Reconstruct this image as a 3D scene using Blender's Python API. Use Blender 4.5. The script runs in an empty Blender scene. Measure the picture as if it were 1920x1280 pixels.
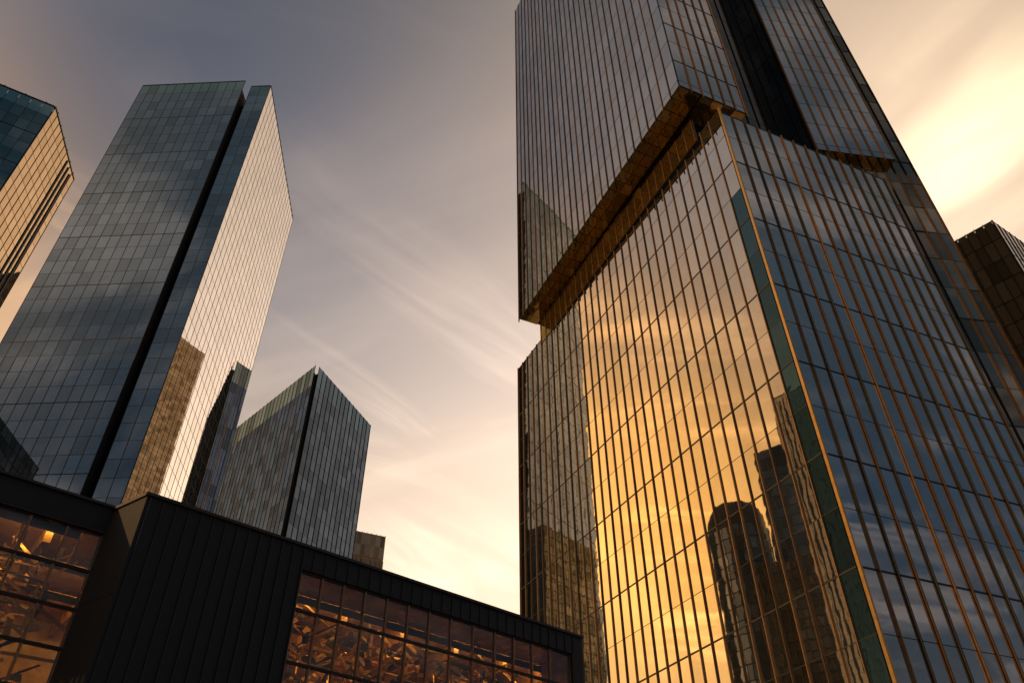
import bpy, bmesh, math, random
from mathutils import Vector, Matrix, Euler
R = math.radians
random.seed(7)
S = bpy.context.scene
COL = S.collection

# ------------------------------------------------------------------ camera
FPX, PITCH, ROLL, EYE = 1464.2, R(40.5), R(-0.25), 1.6
cam = bpy.data.cameras.new('camera'); cam_o = bpy.data.objects.new('camera', cam); COL.objects.link(cam_o)
cam.sensor_fit = 'HORIZONTAL'; cam.sensor_width = 36.0; cam.lens = FPX / 1920 * 36.0
cam.clip_start = 0.1; cam.clip_end = 6000
cam_o.location = (0, 0, EYE)
cam_o.rotation_euler = (Matrix.Rotation(PITCH + R(90), 3, 'X') @ Matrix.Rotation(ROLL, 3, 'Z')).to_euler()
S.camera = cam_o

# ------------------------------------------------------------------ world / sun
SUN_AZ, SUN_EL = R(-118), R(15)
def dirv(az, el):
    az, el = R(az), R(el)
    return Vector((math.sin(az) * math.cos(el), math.cos(az) * math.cos(el), math.sin(el)))
W = bpy.data.worlds.new('World'); S.world = W; W.use_nodes = True
nt = W.node_tree; nt.nodes.clear()
class NB:
    """small helper for node trees"""
    def __init__(s, nt): s.nt = nt
    def n(s, t, **k):
        x = s.nt.nodes.new(t)
        for a, b in k.items(): setattr(x, a, b)
        return x
    def put(s, sock, v):
        if isinstance(v, bpy.types.NodeSocket): s.nt.links.new(v, sock)
        else:
            if sock.type == 'RGBA' and len(v) == 3: v = (*v, 1)
            sock.default_value = v
    def m(s, op, a, b=0.0, c=None, clamp=False):
        x = s.n('ShaderNodeMath', operation=op, use_clamp=clamp); s.put(x.inputs[0], a); s.put(x.inputs[1], b)
        if c is not None: s.put(x.inputs[2], c)
        return x.outputs[0]
    def v(s, op, a, b=(0, 0, 0), scale=None):
        x = s.n('ShaderNodeVectorMath', operation=op); s.put(x.inputs[0], a); s.put(x.inputs[1], b)
        if scale is not None: s.put(x.inputs[3], scale)
        return x.outputs['Value'] if op in ('DOT_PRODUCT', 'LENGTH') else x.outputs[0]
    def mix(s, f, a, b, mode='MIX'):
        x = s.n('ShaderNodeMix', data_type='RGBA', blend_type=mode); s.put(x.inputs[0], f); s.put(x.inputs[6], a); s.put(x.inputs[7], b)
        return x.outputs[2]
    def ramp(s, f, stops, interp='LINEAR'):
        x = s.n('ShaderNodeValToRGB'); x.color_ramp.interpolation = interp; e = x.color_ramp.elements
        while len(e) > 1: e.remove(e[0])
        e[0].position = stops[0][0]; e[0].color = (*stops[0][1], 1)
        for p, c in stops[1:]:
            q = e.new(p); q.color = (*c, 1)
        s.put(x.inputs[0], f); return x.outputs[0]
    def noise(s, vec, scale, detail=4, rough=.55, dist=0.0):
        x = s.n('ShaderNodeTexNoise'); s.put(x.inputs['Vector'], vec); s.put(x.inputs['Scale'], scale)
        s.put(x.inputs['Detail'], detail); s.put(x.inputs['Roughness'], rough); s.put(x.inputs['Distortion'], dist)
        return x.outputs[0]
    def sstep(s, v, a, b):
        x = s.n('ShaderNodeMapRange', interpolation_type='SMOOTHSTEP'); s.put(x.inputs[0], v)
        x.inputs[1].default_value = a; x.inputs[2].default_value = b
        return x.outputs[0]
g = NB(nt)
D = g.v('NORMALIZE', g.n('ShaderNodeTexCoord').outputs['Generated'])
sep = g.n('ShaderNodeSeparateXYZ'); g.put(sep.inputs[0], D)
el_s = g.m('MAXIMUM', sep.outputs[2], 0.0)
# clear evening sky
sky = g.n('ShaderNodeTexSky', sky_type='NISHITA'); sky.sun_disc = False
sky.sun_elevation = SUN_EL; sky.sun_rotation = SUN_AZ; sky.air_density = 1.5; sky.dust_density = 3.0; sky.ozone_density = 1.0
clear = g.v('SCALE', sky.outputs[0], scale=0.05)
# thin high cloud sheet that takes the evening glow: brighter low down and on the sunset side
front = g.sstep(g.v('DOT_PRODUCT', D, dirv(-22, 0)), -0.25, 0.75)
def el(d): return math.sin(R(d))
veil_f = g.ramp(el_s, [(0, (.98, .72, .42)), (el(14), (.96, .77, .57)), (el(22), (.88, .68, .50)), (el(30), (.50, .41, .345)),
                       (el(38), (.235, .235, .262)), (el(46), (.112, .140, .195)), (el(54), (.066, .095, .155)), (el(66), (.065, .085, .125)), (1, (.06, .07, .09))])
veil_b = g.ramp(el_s, [(0, (.22, .17, .14)), (el(10), (.085, .095, .115)), (el(25), (.034, .062, .104)), (el(45), (.036, .066, .098)), (1, (.05, .07, .095))])
veil_b0 = veil_b
def lobe(az, e, sig):
    k = 1.0 / R(sig) ** 2
    return g.m('EXPONENT', g.m('MULTIPLY', g.m('SUBTRACT', g.v('DOT_PRODUCT', D, dirv(az, e)), 1.0), k))
# cirrus pattern on a plane high above
pl = g.v('SCALE', D, scale=g.m('DIVIDE', 1.0, g.m('ADD', el_s, 0.12)))
def streak(ang, along, across, loc=(0, 0, 0)):
    m_ = g.n('ShaderNodeMapping', vector_type='TEXTURE'); g.put(m_.inputs[0], pl); m_.inputs['Location'].default_value = loc
    m_.inputs['Rotation'].default_value = (0, 0, R(ang)); m_.inputs['Scale'].default_value = (along, across, 1.0); return m_.outputs[0]
big = g.noise(pl, 1.1, 3, .5, .3)
c1 = g.noise(streak(-24, 1.1, .30), 1.0, 4, .5, .5)
c2 = g.noise(streak(50, .62, .17, (.35, .1, 0)), 1.0, 5, .55, .7)
c3 = g.noise(streak(46, .50, .06), 1.0, 5, .6, .5)
cb = g.m('MULTIPLY', g.sstep(g.noise(streak(25, .55, .22), 1.0, 5, .55, .6), .44, .66), g.sstep(g.noise(pl, 2.3, 3, .5), .36, .60))
veil = g.mix(front, g.v('ADD', veil_b0, g.v('SCALE', (.21, .155, .125), scale=cb)), veil_f)
patch = g.sstep(g.noise(pl, 1.7, 2, .5), .42, .62)
wisp1 = g.sstep(c1, .47, .76); wisp2 = g.m('MULTIPLY', g.sstep(c2, .47, .74), patch)
wisp = g.m('ADD', g.m('MULTIPLY', wisp1, .55), g.m('MULTIPLY', g.m('MULTIPLY', wisp2, g.m('ADD', .3, g.m('MULTIPLY', c3, 1.3))), 1.0))
glow_r = lobe(31, 40, 19); core_r = g.m('ADD', g.m('ADD', lobe(40.0, 42.5, 3.3), lobe(44.5, 45.0, 3.6)), lobe(50, 47.0, 4.2))
glow_c = lobe(5, 30, 14)
glow_l = lobe(-59.5, 27, 10); glow_s = lobe(-106, 35, 11.5)
def addc(a, col, f): return g.v('ADD', a, g.v('SCALE', col, scale=f))
c = g.v('MULTIPLY', veil, g.mix(lobe(-66, 23, 16), (1, 1, 1), (1.0, .72, .36)))
c = g.v('SCALE', c, scale=g.m('ADD', .74, g.m('MULTIPLY', big, .52)))
c = addc(c, (.54, .37, .21), g.m('MULTIPLY', glow_r, g.m('ADD', .75, g.m('MULTIPLY', c1, .5))))
c = addc(c, (.46, .33, .24), glow_c)
c = addc(c, (.36, .235, .13), lobe(50, 50, 13))
c = addc(c, (.18, .15, .13), lobe(-71, 49, 8))
band = g.sstep(g.noise(streak(-56, .8, .16, (.05, .02, 0)), 1.0, 3, .5, .4), .36, .66)
c = addc(c, (.40, .33, .20), g.m('MULTIPLY', core_r, g.m('ADD', .18, g.m('MULTIPLY', band, .95))))
c = addc(c, (2.3, 1.02, .13), g.m('MULTIPLY', glow_l, g.m('ADD', .62, g.m('MULTIPLY', wisp, 1.1))))
c = addc(c, (.85, .50, .22), g.m('MULTIPLY', glow_s, g.m('ADD', .7, g.m('MULTIPLY', c1, .6))))
lit = g.m('MULTIPLY', wisp, g.m('ADD', .15, g.m('MULTIPLY', front, .75)))
lum = g.m('MULTIPLY', lit, g.m('MULTIPLY', g.m('SUBTRACT', .92, el_s, clamp=True), 1.35))
c = addc(c, (.70, .50, .36), lum)
c = g.mix(0.06, c, clear)
bgn = g.n('ShaderNodeBackground'); g.put(bgn.inputs[0], c); bgn.inputs[1].default_value = 1.0
g.nt.links.new(bgn.outputs[0], g.n('ShaderNodeOutputWorld').inputs[0])

sun = bpy.data.lights.new('sun', 'SUN'); sun.energy = 2.4; sun.angle = R(0.5); sun.color = (1.0, .60, .26)
sun_o = bpy.data.objects.new('sun', sun); COL.objects.link(sun_o)
sd = dirv(math.degrees(SUN_AZ), math.degrees(SUN_EL))
sun_o.rotation_euler = sd.to_track_quat('Z', 'Y').to_euler(); sun_o.location = sd * 300

S.view_settings.view_transform = 'Standard'; S.view_settings.look = 'None'
S.view_settings.exposure = 0.0; S.view_settings.gamma = 1.0; S.view_settings.use_curve_mapping = False
S.render.engine = 'CYCLES'; S.cycles.max_bounces = 8; S.cycles.glossy_bounces = 6; S.cycles.transparent_max_bounces = 8
S.cycles.sample_clamp_indirect = 6.0; S.cycles.caustics_reflective = False; S.cycles.caustics_refractive = False

# ------------------------------------------------------------------ materials
def new_mat(name):
    m = bpy.data.materials.new(name); m.use_nodes = True; m.node_tree.nodes.clear()
    return m, NB(m.node_tree)
def finish(m, b, shader):
    b.nt.links.new(shader, b.n('ShaderNodeOutputMaterial').inputs[0]); return m
def principled(b, base, rough=.5, metal=0.0, normal=None, spec=.5):
    p = b.n('ShaderNodeBsdfPrincipled'); b.put(p.inputs['Base Color'], base); b.put(p.inputs['Roughness'], rough)
    b.put(p.inputs['Metallic'], metal); b.put(p.inputs['Specular IOR Level'], spec)
    if normal is not None: b.put(p.inputs['Normal'], normal)
    return p.outputs[0]
def rnd01(b):
    geo = b.n('ShaderNodeNewGeometry'); oi = b.n('ShaderNodeObjectInfo')
    return b.m('FRACT', b.m('ADD', geo.outputs['Random Per Island'], b.m('MULTIPLY', oi.outputs['Random'], 7.31)))
def mirror_glass(name, tint, lo, hi, dark=(.012, .015, .018), rough=.015, wave=.004, var=.18, wscale=.45):
    """reflective curtain wall glass: reflectance rises from lo (face on) to hi (grazing)"""
    m, b = new_mat(name)
    pos = b.n('ShaderNodeNewGeometry').outputs['Position']
    nz = b.noise(pos, wscale, 2, .5)
    bp = b.n('ShaderNodeBump'); bp.inputs['Strength'].default_value = 1.0; bp.inputs['Distance'].default_value = wave * 1.0; b.put(bp.inputs['Height'], nz)
    lw = b.n('ShaderNodeLayerWeight'); lw.inputs[0].default_value = .5
    rv = rnd01(b)
    grime = b.noise(pos, .9, 5, .65)
    fac = b.m('ADD', lo, b.m('MULTIPLY', b.m('POWER', lw.outputs['Facing'], 1.5), hi - lo))
    fac = b.m('MULTIPLY', fac, b.m('ADD', 1 - var * .5, b.m('MULTIPLY', rv, var)))
    fac = b.m('MULTIPLY', fac, b.m('ADD', .86, b.m('MULTIPLY', grime, .28)))
    gl = b.n('ShaderNodeBsdfAnisotropic'); b.put(gl.inputs['Color'], tint); gl.inputs['Roughness'].default_value = rough; b.put(gl.inputs['Normal'], bp.outputs[0])
    df = b.n('ShaderNodeBsdfDiffuse'); b.put(df.inputs[0], b.mix(rv, tuple(x * .6 for x in dark), tuple(x * 1.6 for x in dark)))
    mx = b.n('ShaderNodeMixShader'); b.put(mx.inputs[0], fac); b.nt.links.new(df.outputs[0], mx.inputs[1]); b.nt.links.new(gl.outputs[0], mx.inputs[2])
    return finish(m, b, mx.outputs[0])
def plain(name, col, rough=.5, metal=0.0, vary=.25, scale=.8, bump=0.0):
    m, b = new_mat(name)
    pos = b.n('ShaderNodeNewGeometry').outputs['Position']
    nz = b.noise(pos, scale, 5, .6)
    base = b.mix(nz, tuple(x * (1 - vary) for x in col), tuple(min(1, x * (1 + vary)) for x in col))
    nrm = None
    if bump:
        bp = b.n('ShaderNodeBump'); bp.inputs['Distance'].default_value = bump; b.put(bp.inputs['Height'], b.noise(pos, scale * 9, 4, .6)); nrm = bp.outputs[0]
    return finish(m, b, principled(b, base, b.m('ADD', rough - .06, b.m('MULTIPLY', nz, .12)), metal, nrm))
M = {}
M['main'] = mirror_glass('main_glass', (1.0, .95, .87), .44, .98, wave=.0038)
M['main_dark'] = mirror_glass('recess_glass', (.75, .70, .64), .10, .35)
M['neck'] = mirror_glass('amber_glass', (1.0, .70, .26), .45, .95, dark=(.05, .03, .01), wave=.02, var=.8)
M['teal'] = mirror_glass('teal_glass', (.84, .94, .96), .26, 1.0, dark=(.006, .012, .016), wave=.0016, var=.3)
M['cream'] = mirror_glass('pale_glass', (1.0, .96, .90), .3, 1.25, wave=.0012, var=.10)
M['crown'] = mirror_glass('crown_glass', (.50, .74, .98), .16, .38, dark=(.04, .06, .065), wave=.002, var=.6)
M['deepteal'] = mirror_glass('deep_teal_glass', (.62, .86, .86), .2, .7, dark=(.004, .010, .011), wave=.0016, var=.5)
M['corner'] = mirror_glass('corner_reflection_tint', (.34, .62, .85), .08, .24, dark=(.006, .016, .022), wave=.012, var=.5)  # dark teal reflection painted into the glass colour
M['parapet'] = mirror_glass('parapet_glass', (.72, .95, .90), .34, .8, dark=(.03, .06, .055), wave=.002)
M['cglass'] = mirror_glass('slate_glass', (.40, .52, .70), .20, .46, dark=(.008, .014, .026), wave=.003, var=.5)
M['cglass_west'] = mirror_glass('slate_glass_against_gold', (.26, .48, 1.0), .05, .12, dark=(.030, .056, .150), wave=.003, var=.5)  # bluer copy of the slate glass, offsetting the gold reflection on this side
M['crown_west'] = mirror_glass('crown_glass_against_gold', (.35, .58, 1.0), .08, .18, dark=(.085, .135, .20), wave=.002, var=.6)  # crown copy with the gold reflection countered in its colour
M['gold_reflect'] = mirror_glass('gold_reflection_glass', (1.0, .72, .42), .3, .95, wave=.002)  # warm tint puts the golden sky's reflection into the glass colour
M['dglass'] = mirror_glass('smoky_glass', (.78, .68, .52), .22, .6, dark=(.045, .034, .018), var=.9)
M['dglass2'] = mirror_glass('brown_glass', (.9, .72, .48), .25, .6, dark=(.16, .115, .06), var=1.0, wave=.02)
M['lightbronze'] = mirror_glass('light_bronze_glass', (1.0, .8, .5), .25, .5, dark=(.55, .38, .2), var=.8)
M['bronzeglass'] = mirror_glass('bronze_glass', (1.0, .78, .5), .3, .8, dark=(.12, .07, .03), var=.8)
M['fin'] = plain('bronze_fin', (.30, .165, .075), .36, .75, .3, 2.0)
M['fin_mid'] = plain('brown_fin', (.12, .068, .034), .42, .7, .3, 2.0)
M['fin_gold'] = plain('gold_edge_fin', (.62, .36, .12), .30, .85, .2, 2.0)
M['fin_dark'] = plain('dark_fin', (.035, .03, .026), .45, .4, .3, 2.0)
M['core'] = plain('facade_backing', (.018, .016, .015), .7)
M['line'] = plain('joint_metal', (.03, .026, .022), .5, .3)
M['groove'] = plain('groove_metal', (.010, .010, .011), .6, .2)
M['roof'] = plain('roof_gravel', (.50, .41, .30), .9, 0, .3, 3.0)
M['soffit'] = mirror_glass('amber_soffit', (1.0, .68, .24), .55, .95, dark=(.10, .055, .012), rough=.04, wave=.02, var=.5, wscale=.9)
M['clad'] = plain('charcoal_cladding', (.011, .011, .012), .62, 0.0, .35, .7)
M['seam'] = plain('cladding_seam', (.026, .025, .025), .5, .1, .3, 2.0)
M['coping'] = plain('coping_metal', (.055, .045, .038), .4, .5)
M['concrete'] = plain('dark_concrete', (.040, .036, .032), .85, 0, .3, .6, .004)
M['ground'] = plain('paving', (.12, .11, .10), .85, 0, .25, .5)
M['frame'] = plain('window_frame', (.028, .025, .022), .45, .4)
M['timber'] = plain('amber_timber', (.62, .36, .10), .27, 0, .5, 1.6)
M['gilt'] = plain('gilt_for_glimmer_baffles', (.80, .48, .15), .22, .7, .4, 1.6)
M['ebrick'] = plain('bronze_cladding', (.62, .38, .19), .5, .2, .3, .4)
M['towerwall'] = plain('dark_facade', (.075, .05, .026), .7, .1, .5, .15)
m, b = new_mat('added_fill_glow'); e = b.n('ShaderNodeEmission'); e.inputs[0].default_value = (1, .60, .17, 1); e.inputs[1].default_value = 24.0  # glow of the unseen fill strips added inside the hall
M['hall_fill'] = finish(m, b, e.outputs[0])
def clear_glass(name):
    m, b = new_mat(name)
    tr = b.n('ShaderNodeBsdfTransparent'); tr.inputs[0].default_value = (.80, .74, .64, 1)
    gl = b.n('ShaderNodeBsdfAnisotropic'); gl.inputs['Color'].default_value = (.95, .97, 1, 1); gl.inputs['Roughness'].default_value = .02
    lw = b.n('ShaderNodeLayerWeight'); lw.inputs[0].default_value = .5
    fac = b.m('ADD', .05, b.m('MULTIPLY', b.m('POWER', lw.outputs['Facing'], 3.0), .75))
    mx = b.n('ShaderNodeMixShader'); b.put(mx.inputs[0], fac); b.nt.links.new(tr.outputs[0], mx.inputs[1]); b.nt.links.new(gl.outputs[0], mx.inputs[2])
    return finish(m, b, mx.outputs[0])
M['clear'] = clear_glass('hall_glass')

# ------------------------------------------------------------------ builders
def V2(p): return Vector((p[0], p[1]))
def link(o, parent=None):
    COL.objects.link(o)
    if parent is not None: o.parent = parent
    return o
def mesh_from(name, verts, faces, mat):
    me = bpy.data.meshes.new(name); me.from_pydata(verts, [], faces); me.materials.append(mat); me.update(); return me
BOXF = [(0, 3, 2, 1), (4, 5, 6, 7), (0, 1, 5, 4), (1, 2, 6, 5), (2, 3, 7, 6), (3, 0, 4, 7)]
def box_verts(o, ax, ay, az):
    o, ax, ay, az = map(Vector, (o, ax, ay, az))
    return [o, o + ax, o + ax + ay, o + ay, o + az, o + ax + az, o + ax + ay + az, o + ay + az]
def thing(name, label, cat, loc, group=None):
    o = bpy.data.objects.new(name, None); o.empty_display_size = 1; o.location = loc
    o['label'] = label; o['category'] = cat
    if group: o['group'] = group
    return link(o)
class Bld:
    """one building: an Empty plus its parts; meshes are written in world coordinates shifted to the Empty"""
    def __init__(s, name, label, cat, base):
        s.base = Vector((*base, 0)); s.root = thing(name, label, cat, s.base); s.panes = []; s.unit = {}
    def mesh(s, name, verts, faces, mat, parent=None, kind=None):
        me = mesh_from(name, [Vector(v) - s.base for v in verts], faces, M[mat])
        o = link(bpy.data.objects.new(name, me), parent or s.root)
        if kind: o['kind'] = kind
        return o
    def box(s, name, o, ax, ay, az, mat, parent=None):
        return s.mesh(name, box_verts(o, ax, ay, az), BOXF, mat, parent)
    def prism(s, name, poly, z0, z1, mat, parent=None):
        n = len(poly)
        vs = [(p[0], p[1], z0) for p in poly] + [(p[0], p[1], z1) for p in poly]
        ar = sum(poly[i][0] * poly[(i + 1) % n][1] - poly[(i + 1) % n][0] * poly[i][1] for i in range(n))
        fs = [[i, (i + 1) % n, n + (i + 1) % n, n + i] for i in range(n)] + [list(range(n))[::-1], list(range(n, 2 * n))]
        if ar < 0: fs = [f[::-1] for f in fs]
        return s.mesh(name, vs, fs, mat, parent)
    def dup(s, o, off):
        c = o.copy(); c.location = o.location + Vector(off); link(c, o.parent); return c
    def facade(s, P0, P1, zs, cols, mat, fin=None, fin_mat='fin', out=.10, gap=.05, strong=2, top=None, top_rows=1, tilt=.03,
               fin_w=.08, fin_over=.2, first_fin=True, last_fin=True, lines=True, fin_every=1, fin_alt=None, swap=None, line_t=(.05, .13), z_fin0=None, line_mat='line'):
        """outward is to the right of P0->P1; zs are the floor lines from bottom to top"""
        P0, P1 = V2(P0), V2(P1); d = P1 - P0; L = d.length; d /= L; n = Vector((d.y, -d.x))
        d3, n3 = Vector((*d, 0)), Vector((*n, 0)); w = L / cols; up = Vector((0, 0, 1))
        for r in range(len(zs) - 1):
            mt = top if (top and r >= len(zs) - 1 - top_rows) else mat
            for c in range(cols):
                mt2 = (swap(c, r) if swap else None) or mt
                ctr = Vector((*(P0 + d * (w * (c + .5)) + n * (out - .02)), (zs[r] + zs[r + 1]) / 2))
                s.panes.append((ctr, d3, n3, w - gap, zs[r + 1] - zs[r] - gap, mt2, tilt))
        if lines:
            proto = {}
            for r, z in enumerate(zs):
                st = (strong and (len(zs) - 1 - r) % strong == 0)
                t = line_t[1] if st else line_t[0]; pr = .035 if st else .012
                if st not in proto:
                    proto[st] = (s.box('transom', Vector((*P0, z - t / 2)), d3 * L, n3 * (out + pr), up * t, line_mat), z)
                else: s.dup(proto[st][0], (0, 0, z - proto[st][1]))
        if fin:
            z0 = zs[0] if z_fin0 is None else z_fin0
            first = {}
            for c in range(0, cols + 1, fin_every):
                if (c == 0 and not first_fin) or (c == cols and not last_fin): continue
                fm = fin_alt[c % len(fin_alt)] if fin_alt else fin_mat
                if fm not in first:
                    first[fm] = (s.box('fin', Vector((*(P0 + d * (w * c - fin_w / 2) + n * (out - .05)), z0)), d3 * fin_w, n3 * (fin + .05), up * (zs[-1] - z0 + fin_over), fm), c)
                else: s.dup(first[fm][0], d3 * (w * (c - first[fm][1])))
    def flush(s, limit=300, name='pane', rest='remaining_panes'):
        """the largest panes in the picture become objects of their own, the others one joined part"""
        def score(p):
            ctr, d3, n3, w, h, mt, t = p
            v = ctr - Vector((0, 0, EYE))
            fw = Vector((0, math.cos(PITCH), math.sin(PITCH))); u = Vector((0, -math.sin(PITCH), math.cos(PITCH)))
            cz = v.dot(fw)
            if cz <= 1: return -1
            x, y = v.x / cz * FPX, v.dot(u) / cz * FPX
            if abs(x) > 990 or abs(y) > 670: return -1
            return w * h * max(0, -v.normalized().dot(n3)) / v.length_squared
        ps = sorted(s.panes, key=score, reverse=True); mats = []
        k = 0
        acc = {}
        for p in ps:
            ctr, d3, n3, w, h, mt, t = p
            a, b_ = R(random.gauss(0, t)), R(random.gauss(0, t))
            rot = Matrix((d3, -n3, Vector((0, 0, 1)))).transposed() @ Matrix.Rotation(a, 3, 'Z') @ Matrix.Rotation(b_, 3, 'X')
            if k < limit and score(p) > 0:
                k += 1
                if mt not in s.unit:
                    s.unit[mt] = mesh_from('pane', [(x, y, z) for z in (-.5, .5) for x, y in ((-.5, -.5), (.5, -.5), (.5, .5), (-.5, .5))], BOXF, M[mt])
                o = bpy.data.objects.new(name, s.unit[mt])
                o.matrix_local = Matrix.Translation(ctr - s.base) @ rot.to_4x4() @ Matrix.Diagonal((w, .04, h, 1))
                link(o, s.root)
            else:
                vs, fs = acc.setdefault(mt, ([], []))
                q = len(vs)
                for z in (-.5, .5):
                    for x, y in ((-.5, -.5), (.5, -.5), (.5, .5), (-.5, .5)):
                        vs.append(ctr + rot @ Vector((x * w, y * .04, z * h)))
                fs += [tuple(i + q for i in f) for f in BOXF]
        for mt, (vs, fs) in acc.items():
            s.mesh(rest, vs, fs, mt, kind='stuff')
        s.panes = []
def fr(a, b_, step):
    n = max(1, round((b_ - a) / step)); return [a + (b_ - a) * i / n for i in range(n + 1)]
def off(p, v, k=1.0): return (p[0] + v[0] * k, p[1] + v[1] * k)

# ------------------------------------------------------------------ ground
me = mesh_from('ground', [(-2500, -2500, 0), (2500, -2500, 0), (2500, 2500, 0), (-2500, 2500, 0)], [(0, 1, 2, 3)], M['ground'])
go = link(bpy.data.objects.new('ground', me)); go['kind'] = 'structure'

# ------------------------------------------------------------------ tall golden tower on the right
T = Bld('glass_tower', 'tall stepped glass tower with bronze fins, its left side glowing gold', 'tower', (22, 70))
L0, L1, L2 = (1.0, 90.2), (21.8, 46.9), (42.4, 55.9)
L3 = (L0[0] + L2[0] - L1[0], L0[1] + L2[1] - L1[1])
zl = [1.8 + 4.2 * i for i in range(18)]
T.prism('lower_core', [L0, L1, L2, L3], 0, 72.2, 'core')
T.prism('lower_roof', [off(L0, (.5, -.2)), off(L1, (0, .6)), off(L2, (-.5, .4)), off(L3, (0, -.5))], 72.2, 72.4, 'roof')
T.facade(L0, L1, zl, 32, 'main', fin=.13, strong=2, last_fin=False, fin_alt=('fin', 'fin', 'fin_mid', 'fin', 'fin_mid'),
         swap=lambda c, r: 'corner' if (c == 31 and r < 14) else None)  # last column carries the painted reflection strip
T.facade(L1, L2, zl, 14, 'main', fin=.17, strong=2, first_fin=False, fin_alt=('fin_mid', 'fin', 'fin_dark', 'fin_mid', 'fin_dark', 'fin', 'fin_mid', 'fin_mid', 'fin_dark', 'fin_dark', 'fin_mid', 'fin_dark', 'fin_dark', 'fin_dark', 'fin_dark'))  # fin tones put sunlit and shadowed fins into the colour
T.box('corner_fin', (L1[0] - .02, L1[1] - .48, 0), (.15, .06, 0), (-.10, .22, 0), (0, 0, 73.55), 'fin_gold')
rn, rd = Vector((.409, -.912)), Vector((.912, .409))      # outward and along the right side
inw = (-.421, .907)
# neck between the blocks
NZ0, NZ1 = 72.4, 77.0
N1, N2 = (4.21, 83.41), (19.96, 49.93); N3 = off(N2, (.907, .421), 17); N4 = off(N1, (.907, .421), 24)
T.prism('neck_core', [N1, N2, N3, N4], NZ0, NZ1, 'core')
T.facade(N1, N2, [NZ0, 74.7, NZ1], 25, 'neck', tilt=1.2, fin=.10, strong=0, fin_over=0, fin_w=.07)
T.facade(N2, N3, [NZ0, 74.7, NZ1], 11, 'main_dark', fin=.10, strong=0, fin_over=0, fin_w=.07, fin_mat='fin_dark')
# upper block
U0, U1, U2 = (1.14, 83.43), (18.14, 46.16), (26.08, 49.70)
W0, W1 = (35.32, 54.41), (44.97, 55.94)
I2, I0 = off(U2, inw, 2.6), off(W0, inw, 2.6)
ZT = 168.1
T.prism('upper_core', [U0, U1, U2, I2, I0, W0, W1, off(W1, inw, 26), off(U0, (.907, .421), 24)], NZ1 + .15, ZT - .8, 'core')
zu = [NZ1, NZ1 + 1.1] + [NZ1 + 1.1 + 4.2 * i for i in range(1, 21)] + [ZT]
T.facade(U0, U1, zu, 27, 'main', fin=.12, strong=0, last_fin=False, z_fin0=NZ1 - .5, fin_alt=('fin_mid', 'fin', 'fin_mid'))
T.facade(U1, U2, zu, 6, 'main', fin=.16, strong=2, first_fin=False, z_fin0=NZ1 - .5, fin_alt=('fin_mid', 'fin_mid', 'fin', 'fin_mid'))
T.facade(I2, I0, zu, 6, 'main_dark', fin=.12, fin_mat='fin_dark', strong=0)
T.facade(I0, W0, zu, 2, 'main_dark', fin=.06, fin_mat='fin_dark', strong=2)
T.facade(W0, W1, zu, 7, 'main', fin=.16, strong=0, z_fin0=NZ1 - .5, fin_alt=('fin_mid', 'fin_dark', 'fin_mid', 'fin_dark'))
# soffit panels under the overhang, each a bronze sheet
def soffit_row(P0, P1, n, depth, cols):
    P0, P1 = V2(P0), V2(P1); d = P1 - P0; L = d.length; d /= L; nn = Vector((-d.y, d.x)); w = L / cols
    rows = 2; dp = (depth + .1) / rows
    me = mesh_from('soffit_panel', [(x * (w - .07) / 2, y * (dp - .07) / 2, z * .03) for z in (-1, 1) for x, y in ((-1, -1), (1, -1), (1, 1), (-1, 1))], BOXF, M['soffit'])
    base = Matrix((Vector((*d, 0)), Vector((*nn, 0)), Vector((0, 0, 1)))).transposed()
    T.box('soffit_backing', Vector((*(P0 - nn * .05), NZ1 + .09)), Vector((*d, 0)) * L, Vector((*nn, 0)) * depth, (0, 0, .05), 'core')
    for c in range(cols):
        for r in range(rows):
            o = bpy.data.objects.new('soffit_panel', me)
            ctr = Vector((*(P0 + d * (w * (c + .5)) + nn * (dp * (r + .5) - .1)), NZ1 + .03))
            rot = base @ Euler((R(random.gauss(0, 1.3)), R(random.gauss(0, 1.3)), 0)).to_matrix()
            o.matrix_local = Matrix.Translation(ctr - T.base) @ rot.to_4x4(); link(o, T.root)
soffit_row(U0, U1, 0, 2.75, 27)
soffit_row(off(U1, (.907, .421), 2.9), U2, 0, 2.6, 4)
soffit_row(W0, W1, 0, 2.2, 5)
# dark shaft behind, reaching the ground
S1_ = (47.7, 57.4); S0_ = off(S1_, (-.988, -.156), 12.4)
T.prism('shaft_core', [S0_, S1_, off(S1_, inw, 22), off(S0_, inw, 22)], 0, ZT - 1, 'core')
T.facade(S0_, S1_, fr(1.8, ZT - .6, 4.2), 9, 'dglass', fin=.14, fin_mat='fin_mid', strong=3, tilt=.5)
T.flush(300)

# ------------------------------------------------------------------ big slab tower left of centre
KF = 1.44
def far(*pts): return [(p[0] * KF, p[1] * KF) for p in pts]
B = Bld('slab_tower', 'dark teal glass slab tower with a black vertical groove and a cream lit side', 'tower', (-86 * KF, 142 * KF))
B0, B1, B2, B3, B4 = far((-103.8, 120.5), (-74.5, 119.2), (-73.3, 120.9), (-67.8, 120.7), (-72.2, 169.6))
HB = 287.0
zb = fr(3, HB - 6.6, 5.66) + [HB]
B.prism('left_core', [B0, B1] + far((-74.5, 124), (-74.5, 168), (-107.5, 167)), 0, HB - 6, 'core')
B.prism('right_core', [B2, B3, B4] + far((-74.4, 169), (-73.3, 124)), 0, HB - 6, 'core')
B.prism('groove_wall', far((-74.45, 123.2), (-73.35, 123.2), (-73.35, 123.6), (-74.45, 123.6)), 0, HB - 9, 'groove')
B.prism('groove_side', far((-73.38, 121.2), (-73.32, 121.2), (-73.32, 123.1), (-73.38, 123.1)), 0, HB - 3, 'groove')
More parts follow.
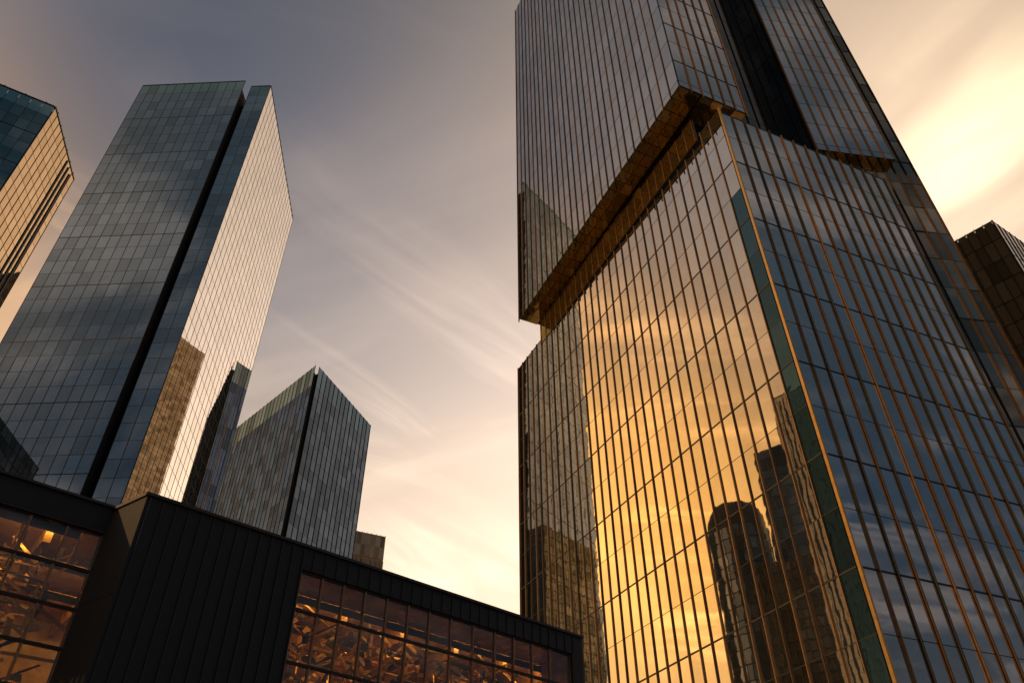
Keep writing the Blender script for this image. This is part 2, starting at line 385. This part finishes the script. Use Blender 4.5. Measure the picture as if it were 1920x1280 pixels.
B.facade(B0, B1, zb, 12, 'teal', fin=None, strong=4, top='parapet', line_t=(.13, .28), gap=.12, tilt=.018)
B.facade(B2, B3, zb, 2, 'teal', fin=None, strong=0, top='parapet', line_t=(.13, .28), gap=.12, tilt=.018)
B.facade(B3, B4, zb, 20, 'cream', fin=None, strong=0, line_t=(.15, .28), gap=.14, tilt=.018)
for (pa, pb, k) in ((B0, B1, 12), (B2, B3, 2), (B3, B4, 20)):
    d = (V2(pb) - V2(pa)) / k; nn = Vector((d.y, -d.x)).normalized(); dn = d.normalized(); f0 = None
    for i in range(k + 1):
        if f0 is None: f0 = B.box('mullion', Vector((*(V2(pa) - dn * .08), 1)), Vector((*dn, 0)) * .16, Vector((*nn, 0)) * .16, (0, 0, HB - 1), 'line')
        else: B.dup(f0, Vector((*d, 0)) * i)
for pa, pb in ((B0, B1), (B2, B3), (B3, B4)):
    d = (V2(pb) - V2(pa)); nn = Vector((d.y, -d.x)).normalized()
    B.box('parapet_cap', Vector((*(V2(pa) - nn * .3), HB - .02)), Vector((*d, 0)), Vector((*nn, 0)) * .55, (0, 0, .28), 'line')
    for i in range(max(2, int(d.length / 3.5))):
        q = V2(pa) + d * ((i + .5) / max(2, int(d.length / 3.5)))
        B.box('cap_bracket', Vector((*q, HB + .26)), (.25, 0, 0), (0, .25, 0), (0, 0, .55), 'line')
B.flush(300)

# ------------------------------------------------------------------ smaller tower beside it
C = Bld('slate_tower', 'shorter slate blue glass tower with a notched corner and pale green crown', 'tower', (-75 * KF, 225 * KF))
C0, C1, C2, C3 = far((-96.9, 227.4), (-61.9, 192.1), (-61.0, 192.9), (-49.4, 225.4))
HC = 224.0
zc = fr(3, HC - 11, 5.6) + [HC]
Ci, Cb = far((-61.8, 193.3), (-80, 245))
C.prism('core', [C0, C1, Ci, C2, C3, Cb], 0, HC - 3.8, 'core')
C.prism('corner_groove', [off(C1, (.1, .5)), off(Ci, (.45, -.5)), off(C2, (-.35, .0)), off(Ci, (0, .15))], 0, HC - 4.6, 'groove')
C.facade(C0, C1, zc, 21, 'cglass_west', fin=.22, strong=0, top='crown_west', line_t=(.14, .3), gap=.12, tilt=.15, fin_w=.14, fin_alt=('fin_mid', 'fin_dark', 'fin', 'fin_mid', 'fin_dark'))
C.facade(C2, C3, zc, 14, 'cglass', fin=.22, strong=0, top='crown', line_t=(.14, .3), gap=.12, tilt=.15, fin_w=.17, fin_mat='fin_dark')
C.flush(300)

# ------------------------------------------------------------------ tower cut by the left edge of the picture
A = Bld('corner_tower', 'dark green glass tower with an orange lit side, cut by the left edge', 'tower', (-73, 68))
A1, A2 = (-65.4, 63.2), (-68.3, 76.0); A0 = off(A1, (-.862, -.507), 16)
HA = 100.0
za = fr(2, HA - 2.4, 2.15) + [HA]
A.prism('core', [A0, A1, A2, off(A0, (-.22, .97), 13)], 0, HA - 1, 'core')
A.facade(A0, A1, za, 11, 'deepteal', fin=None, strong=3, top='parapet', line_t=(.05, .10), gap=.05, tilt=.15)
A.facade(A1, A2, za, 10, 'gold_reflect', fin=.05, fin_mat='line', strong=0, line_t=(.05, .1), gap=.05, tilt=.12, fin_w=.06)
d = (V2(A2) - V2(A1)).normalized(); nn = Vector((d.y, -d.x))
for u in (9.0, 10.1, 11.2):
    A.box('groove', Vector((*(V2(A1) + d * u), 2)), Vector((*d, 0)) * .32, Vector((*nn, 0)) * .22, (0, 0, HA - 2.5 - (u - 9) * .2), 'groove')
for pa, pb in ((A0, A1), (A1, A2)):
    d = (V2(pb) - V2(pa)); nn = Vector((d.y, -d.x)).normalized()
    A.box('parapet_cap', Vector((*(V2(pa) - nn * .2), HA - .02)), Vector((*d, 0)), Vector((*nn, 0)) * .38, (0, 0, .18), 'line')
    for i in range(6):
        q = V2(pa) + d * ((i + .5) / 6)
        A.box('cap_bracket', Vector((*q, HA + .16)), (.14, 0, 0), (0, .14, 0), (0, 0, .3), 'line')
A.flush(300)

# ------------------------------------------------------------------ dark block at the right edge
Dk = Bld('smoked_block', 'dark smoked glass block behind the golden tower at the right edge', 'building', (78, 96))
D1 = (79.2, 85.3); D0 = off(D1, (-.682, .731), 20); D2 = off(D1, (.838, .545), 18); D3 = (D0[0] + D2[0] - D1[0], D0[1] + D2[1] - D1[1])
Dk.prism('core', [D0, D1, D2, D3], 0, 99.5, 'core')
zd = fr(2, 100, 3.9)
Dk.facade(D0, D1, zd, 14, 'dglass2', fin=.10, fin_mat='fin_mid', strong=2, tilt=.5, gap=.15)
Dk.facade(D1, D2, zd, 11, 'main', fin=.10, fin_mat='fin_dark', strong=2, tilt=.3)
Dk.flush(200)

# ------------------------------------------------------------------ far bronze block low between the towers
E_ = Bld('bronze_block', 'small far bronze block with a glazed crown, beside the slate tower', 'building', (-76, 396))
E1 = (-68.4, 386.0); E0 = off(E1, (-.90, -.435), 23); E2 = off(E1, (-.3, .95), 20); E3 = (E0[0] + E2[0] - E1[0], E0[1] + E2[1] - E1[1])
HE = 194.0
E_.prism('core', [E0, E1, E2, E3], 0, HE - 14, 'ebrick')
E_.facade(E0, E1, fr(3, HE - 14, 5), 9, 'bronzeglass', fin=.3, fin_mat='ebrick', strong=1, gap=1.3, line_t=(1.4, 1.4), line_mat='ebrick', fin_w=.7, tilt=.6, fin_over=0)
E_.facade(E0, E1, [HE - 13, HE - 6.5, HE], 9, 'lightbronze', fin=.3, fin_mat='ebrick', strong=1, gap=.2, tilt=1.0, fin_w=.35, fin_over=.4, line_t=(.3, .3), line_mat='ebrick')
E_.prism('crown_core', [off(E0, (0, 1.2)), off(E1, (0, 1.2)), off(E2, (0, -1)), E3], HE - 14, HE - 4, 'ebrick')
E_.flush(120)

# ------------------------------------------------------------------ buildings outside the frame that the glass mirrors
def far_block(name, label, poly, h, cols, mat='dglass', step=4.2):
    cx = sum(p[0] for p in poly) / len(poly); cy = sum(p[1] for p in poly) / len(poly)
    X = Bld(name, label, 'building', (cx, cy))
    X.prism('core', poly, 0, h - .5, 'towerwall')
    for i in range(len(poly)):
        a, b_ = poly[i], poly[(i + 1) % len(poly)]
        n = max(2, round((V2(b_) - V2(a)).length / cols))
        X.facade(a, b_, fr(2, h, step), n, mat, fin=.2, fin_mat='fin', strong=1, gap=.4, tilt=.15, line_t=(.35, .35), line_mat='towerwall', fin_w=.25)
    X.flush(0)
    return X
far_block('mirrored_tower', 'dark flat topped tower mirrored in the cream side of the slab tower', [(26, 608), (63, 564), (108, 602), (69, 648)], 482, 5.0)
rt = Bld('round_tower', 'round topped brown tower mirrored in the lower right of the golden side', 'tower', (-130, 113))
NR = 28
def ring(r, z): return [(-130 + r * math.cos(2 * math.pi * i / NR), 113 + r * math.sin(2 * math.pi * i / NR), z) for i in range(NR)]
lv = [(8.5, 0), (8.5, 104), (8.3, 108), (7.5, 110.6), (6.2, 112.2), (3.8, 113)]
vs = [p for r_, z in lv for p in ring(r_, z)]
fs = [(j * NR + i, j * NR + (i + 1) % NR, (j + 1) * NR + (i + 1) % NR, (j + 1) * NR + i) for j in range(len(lv) - 1) for i in range(NR)]
fs.append(tuple(range((len(lv) - 1) * NR, len(lv) * NR)))
rt.mesh('core', vs, fs, 'towerwall')
poly = [p[:2] for p in ring(8.52, 0)]
for i in range(NR): rt.facade(poly[i], poly[(i + 1) % NR], fr(3, 104, 3.8), 1, 'dglass', strong=0, lines=False, gap=.35, tilt=.2, out=.05)
rt.flush(0)
far_block('gilded_block', 'block with gold flecked windows mirrored beside the round topped tower', [(-126, 84), (-112, 80), (-107, 103), (-121, 107)], 84, 1.6, 'bronzeglass', 2.4)
far_block('shadow_block', 'black block mirrored at the lower left of the slab tower', [(-200, 79), (-193, 125), (-230, 131), (-238, 85)], 168, 4.0)

# ------------------------------------------------------------------ dark hall in front
H = Bld('dark_hall', 'low charcoal hall with ribbed metal walls and amber lit windows', 'building', (-8, 26))
FA, FB, LB, LA = Vector((-11.52, 21.86)), Vector((2.985, 34.52)), Vector((-12.96, 22.84)), Vector((-25.02, 12.32))
fd = (FB - FA).normalized(); fn = Vector((fd.y, -fd.x)); fi = -fn
def h3(p, z=0): return Vector((p.x, p.y, z))
def wbox(name, P, u0, u1, n0, n1, z0, z1, mat, parent=None):
    """box on a wall line: u along, n outward"""
    return H.box(name, h3(P + fd * u0 + fn * n0, z0), h3(fd) * (u1 - u0), h3(fn) * (n1 - n0), (0, 0, z1 - z0), mat, parent)
LEN = (FB - FA).length
# right hand part: solid ribbed wall, fascia, glazing
wbox('solid_wall', FA, 0, 5.62, -.35, 0, 0, 13.95, 'clad')
wbox('fascia', FA, 5.62, LEN, -.35, 0, 13.16, 13.95, 'clad')
wbox('end_wall', FA, 18.62, LEN, -.35, -.004, 0, 13.16, 'clad')
s0 = None
for i, u in enumerate([.12 + .42 * k for k in range(14)]):
    if s0 is None: s0 = wbox('seam', FA, u, u + .035, 0, .05, 0, 13.9, 'seam'); us = u
    else: H.dup(s0, h3(fd) * (u - us))
s0 = None
u = 6.0
while u < LEN - .1:
    if s0 is None: s0 = wbox('fascia_seam', FA, u, u + .03, 0, .035, 13.17, 13.9, 'seam'); us = u
    else: H.dup(s0, h3(fd) * (u - us))
    u += .47
wbox('coping', FA, -.06, LEN + .06, -.5, .09, 13.95, 14.05, 'coping')
# return wall between the two parts
ret = (LB - FA); rl = ret.length; rdv = ret.normalized(); rnn = Vector((-rdv.y, rdv.x))
if rnn.dot(Vector((-1, -1))) < 0: rnn = -rnn
H.box('return_wall', h3(FA + rdv * .0 - rnn * .3, 0), h3(rdv) * (rl + .3), h3(rnn) * .3, (0, 0, 13.94), 'concrete')
H.box('return_coping', h3(FA - rnn * .35, 13.94), h3(rdv) * (rl + .2), h3(rnn) * .42, (0, 0, .10), 'coping')
for k in range(4):
    H.box('return_joint', h3(FA, 3.2 * k + 1.2), h3(rdv) * rl, h3(rnn) * .006, (0, 0, .03), 'line')
# left hand part: deep eave and glazing
LL = (LB - LA).length
wbox('eave', LA, 0, LL, -.4, .0, 13.22, 14.0, 'clad')
wbox('eave_coping', LA, -.05, LL, -.5, .10, 14.0, 14.08, 'coping')
wbox('eave_soffit', LA, 0, LL, -.4, -.01, 13.14, 13.22, 'fin_dark')
def glazing(P, us, zs, nfront):
    for z in zs: wbox('transom', P, us[0], us[-1], nfront - .06, nfront + .05, z - .045, z + .045, 'frame')
    f0 = None
    for u in us:
        if f0 is None: f0 = wbox('mullion', P, u - .035, u + .035, nfront - .10, nfront + .035, .1, zs[-1], 'fin'); u0 = u
        else: H.dup(f0, h3(fd) * (u - u0))
    for a, b_ in zip(us[:-1], us[1:]):
        for z0, z1 in zip(zs[:-1], zs[1:]):
            ctr = h3(P + fd * ((a + b_) / 2) + fn * (nfront - .02), (z0 + z1) / 2)
            H.panes.append((ctr, h3(fd), h3(fn), b_ - a - .05, z1 - z0 - .05, 'clear', .15))
glazing(FA, [5.66, 6.53, 7.4, 8.3, 9.25, 10.2, 11.17, 12.2, 13.3, 14.4, 15.4, 16.4, 17.4, 18.58], [.2, 1.6, 3.3, 5.0, 6.7, 8.4, 10.1, 11.8, 13.14], -.12)
glazing(LA, [LL - .02 - 1.07 * k for k in range(15)][::-1], [.2, 1.6, 3.8, 6.1, 7.25, 8.4, 9.55, 10.7, 11.9, 13.14], -.15)
H.flush(300)
# roof, back wall, floor
RB = [FB, FB + fi * 13, LA + fi * 11, LA]
H.prism('roof_slab', [tuple(FA + fi * .36), tuple(FB + fi * .36), tuple(FB + fi * 12), tuple(LA + fi * 12), tuple(LA + fi * .41), tuple(LB + fi * .41)], 13.3, 13.9, 'timber')
H.box('back_wall', h3(LA + fi * 9.5, 0), h3(fd) * 36.5, h3(fi) * .3, (0, 0, 13.29), 'timber')
H.box('far_end_wall', h3(FB - fd * .3 + fi * .4, 0), h3(fd) * .29, h3(fi) * 9.0, (0, 0, 13.29), 'timber')
# rafters, baffles added at odd angles for golden glimmers, and added fill strips
for k in range(13):
    u = 1.0 + k * 2.7
    P = LA + fd * u + fi * .9
    H.box('rafter', h3(P, 12.75), h3(fd) * .22, h3(fi) * 8.5, (0, 0, .54), 'timber')
rng = random.Random(21)
def frag(kx, kz):
    if rng.random() < .6: a, h, t = rng.uniform(.7, 1.9) * kx, rng.uniform(.05, .13) * kz, rng.uniform(.9, 1.0)      # slat
    else: a, h, t = rng.uniform(.3, .7) * kx, rng.uniform(.15, .35) * kz, rng.uniform(.6, .95)                          # panel
    return [Vector((x * a / 2 * (1 if z < 0 else t), y * .02, z * h / 2)) for z in (-1, 1) for x, y in ((-1, -1), (1, -1), (1, 1), (-1, 1))]
YAW = math.atan2(fd.y, fd.x)
def frag_spot():
    u = rng.uniform(7, 15.5) if rng.random() < .36 else rng.uniform(20, 35.5)
    z = rng.uniform(11.9, 12.9) if rng.random() < .35 else rng.uniform(8.6, 12.3)
    p = LA + fd * u + fi * (.7 + 7.8 * rng.random() ** 1.4)
    return h3(p, z), (rng.gauss(0, .25), rng.choice((-.6, -.5, .0, 0, .5, .6, 1.5)) + rng.gauss(0, .05), YAW + rng.choice((0, 0, 0, 1.57)) + rng.gauss(0, .08))
bafm = [mesh_from('glimmer_baffle', frag(1.1, 1.2), BOXF, M[('timber', 'timber', 'gilt')[j % 3]]) for j in range(9)]  # invented slats and panels, shaped to catch golden glints
for k in range(290):
    p, r_ = frag_spot()
    o = bpy.data.objects.new('glimmer_baffle', rng.choice(bafm)); o.location = p - H.base; o.rotation_euler = r_; link(o, H.root)
for mt in ('timber', 'gilt', 'fin_dark'):
    vs, fs = [], []
    for k in range(300):
        p, r_ = frag_spot(); mr = Euler(r_).to_matrix(); q = len(vs)
        vs += [p + mr @ v for v in frag(.75, .8)]; fs += [tuple(i + q for i in f) for f in BOXF]
    H.mesh('small_glimmer_baffles', vs, fs, mt, kind='stuff')
# added fill strips lighting the hall, kept out of view by small boards
for dpt, e0 in ((.62, 0), (3.4, 1), (6.2, 2)):
    for k in range(14):
        u = .3 + k * 2.52
        if 13.6 < u < 19 and dpt < 2: continue
        p = LA + fd * u + fi * dpt
        t_ = H.box('fill_strip_shield', h3(p, 13.0), h3(fd) * 2.52, h3(fi) * .04, (0, 0, .28), 'fin_dark')
        H.box('added_fill_strip', h3(p + fi * .05 + fd * .05, 13.1), h3(fd) * 2.2, h3(fi) * .05, (0, 0, .06), 'hall_fill', t_)
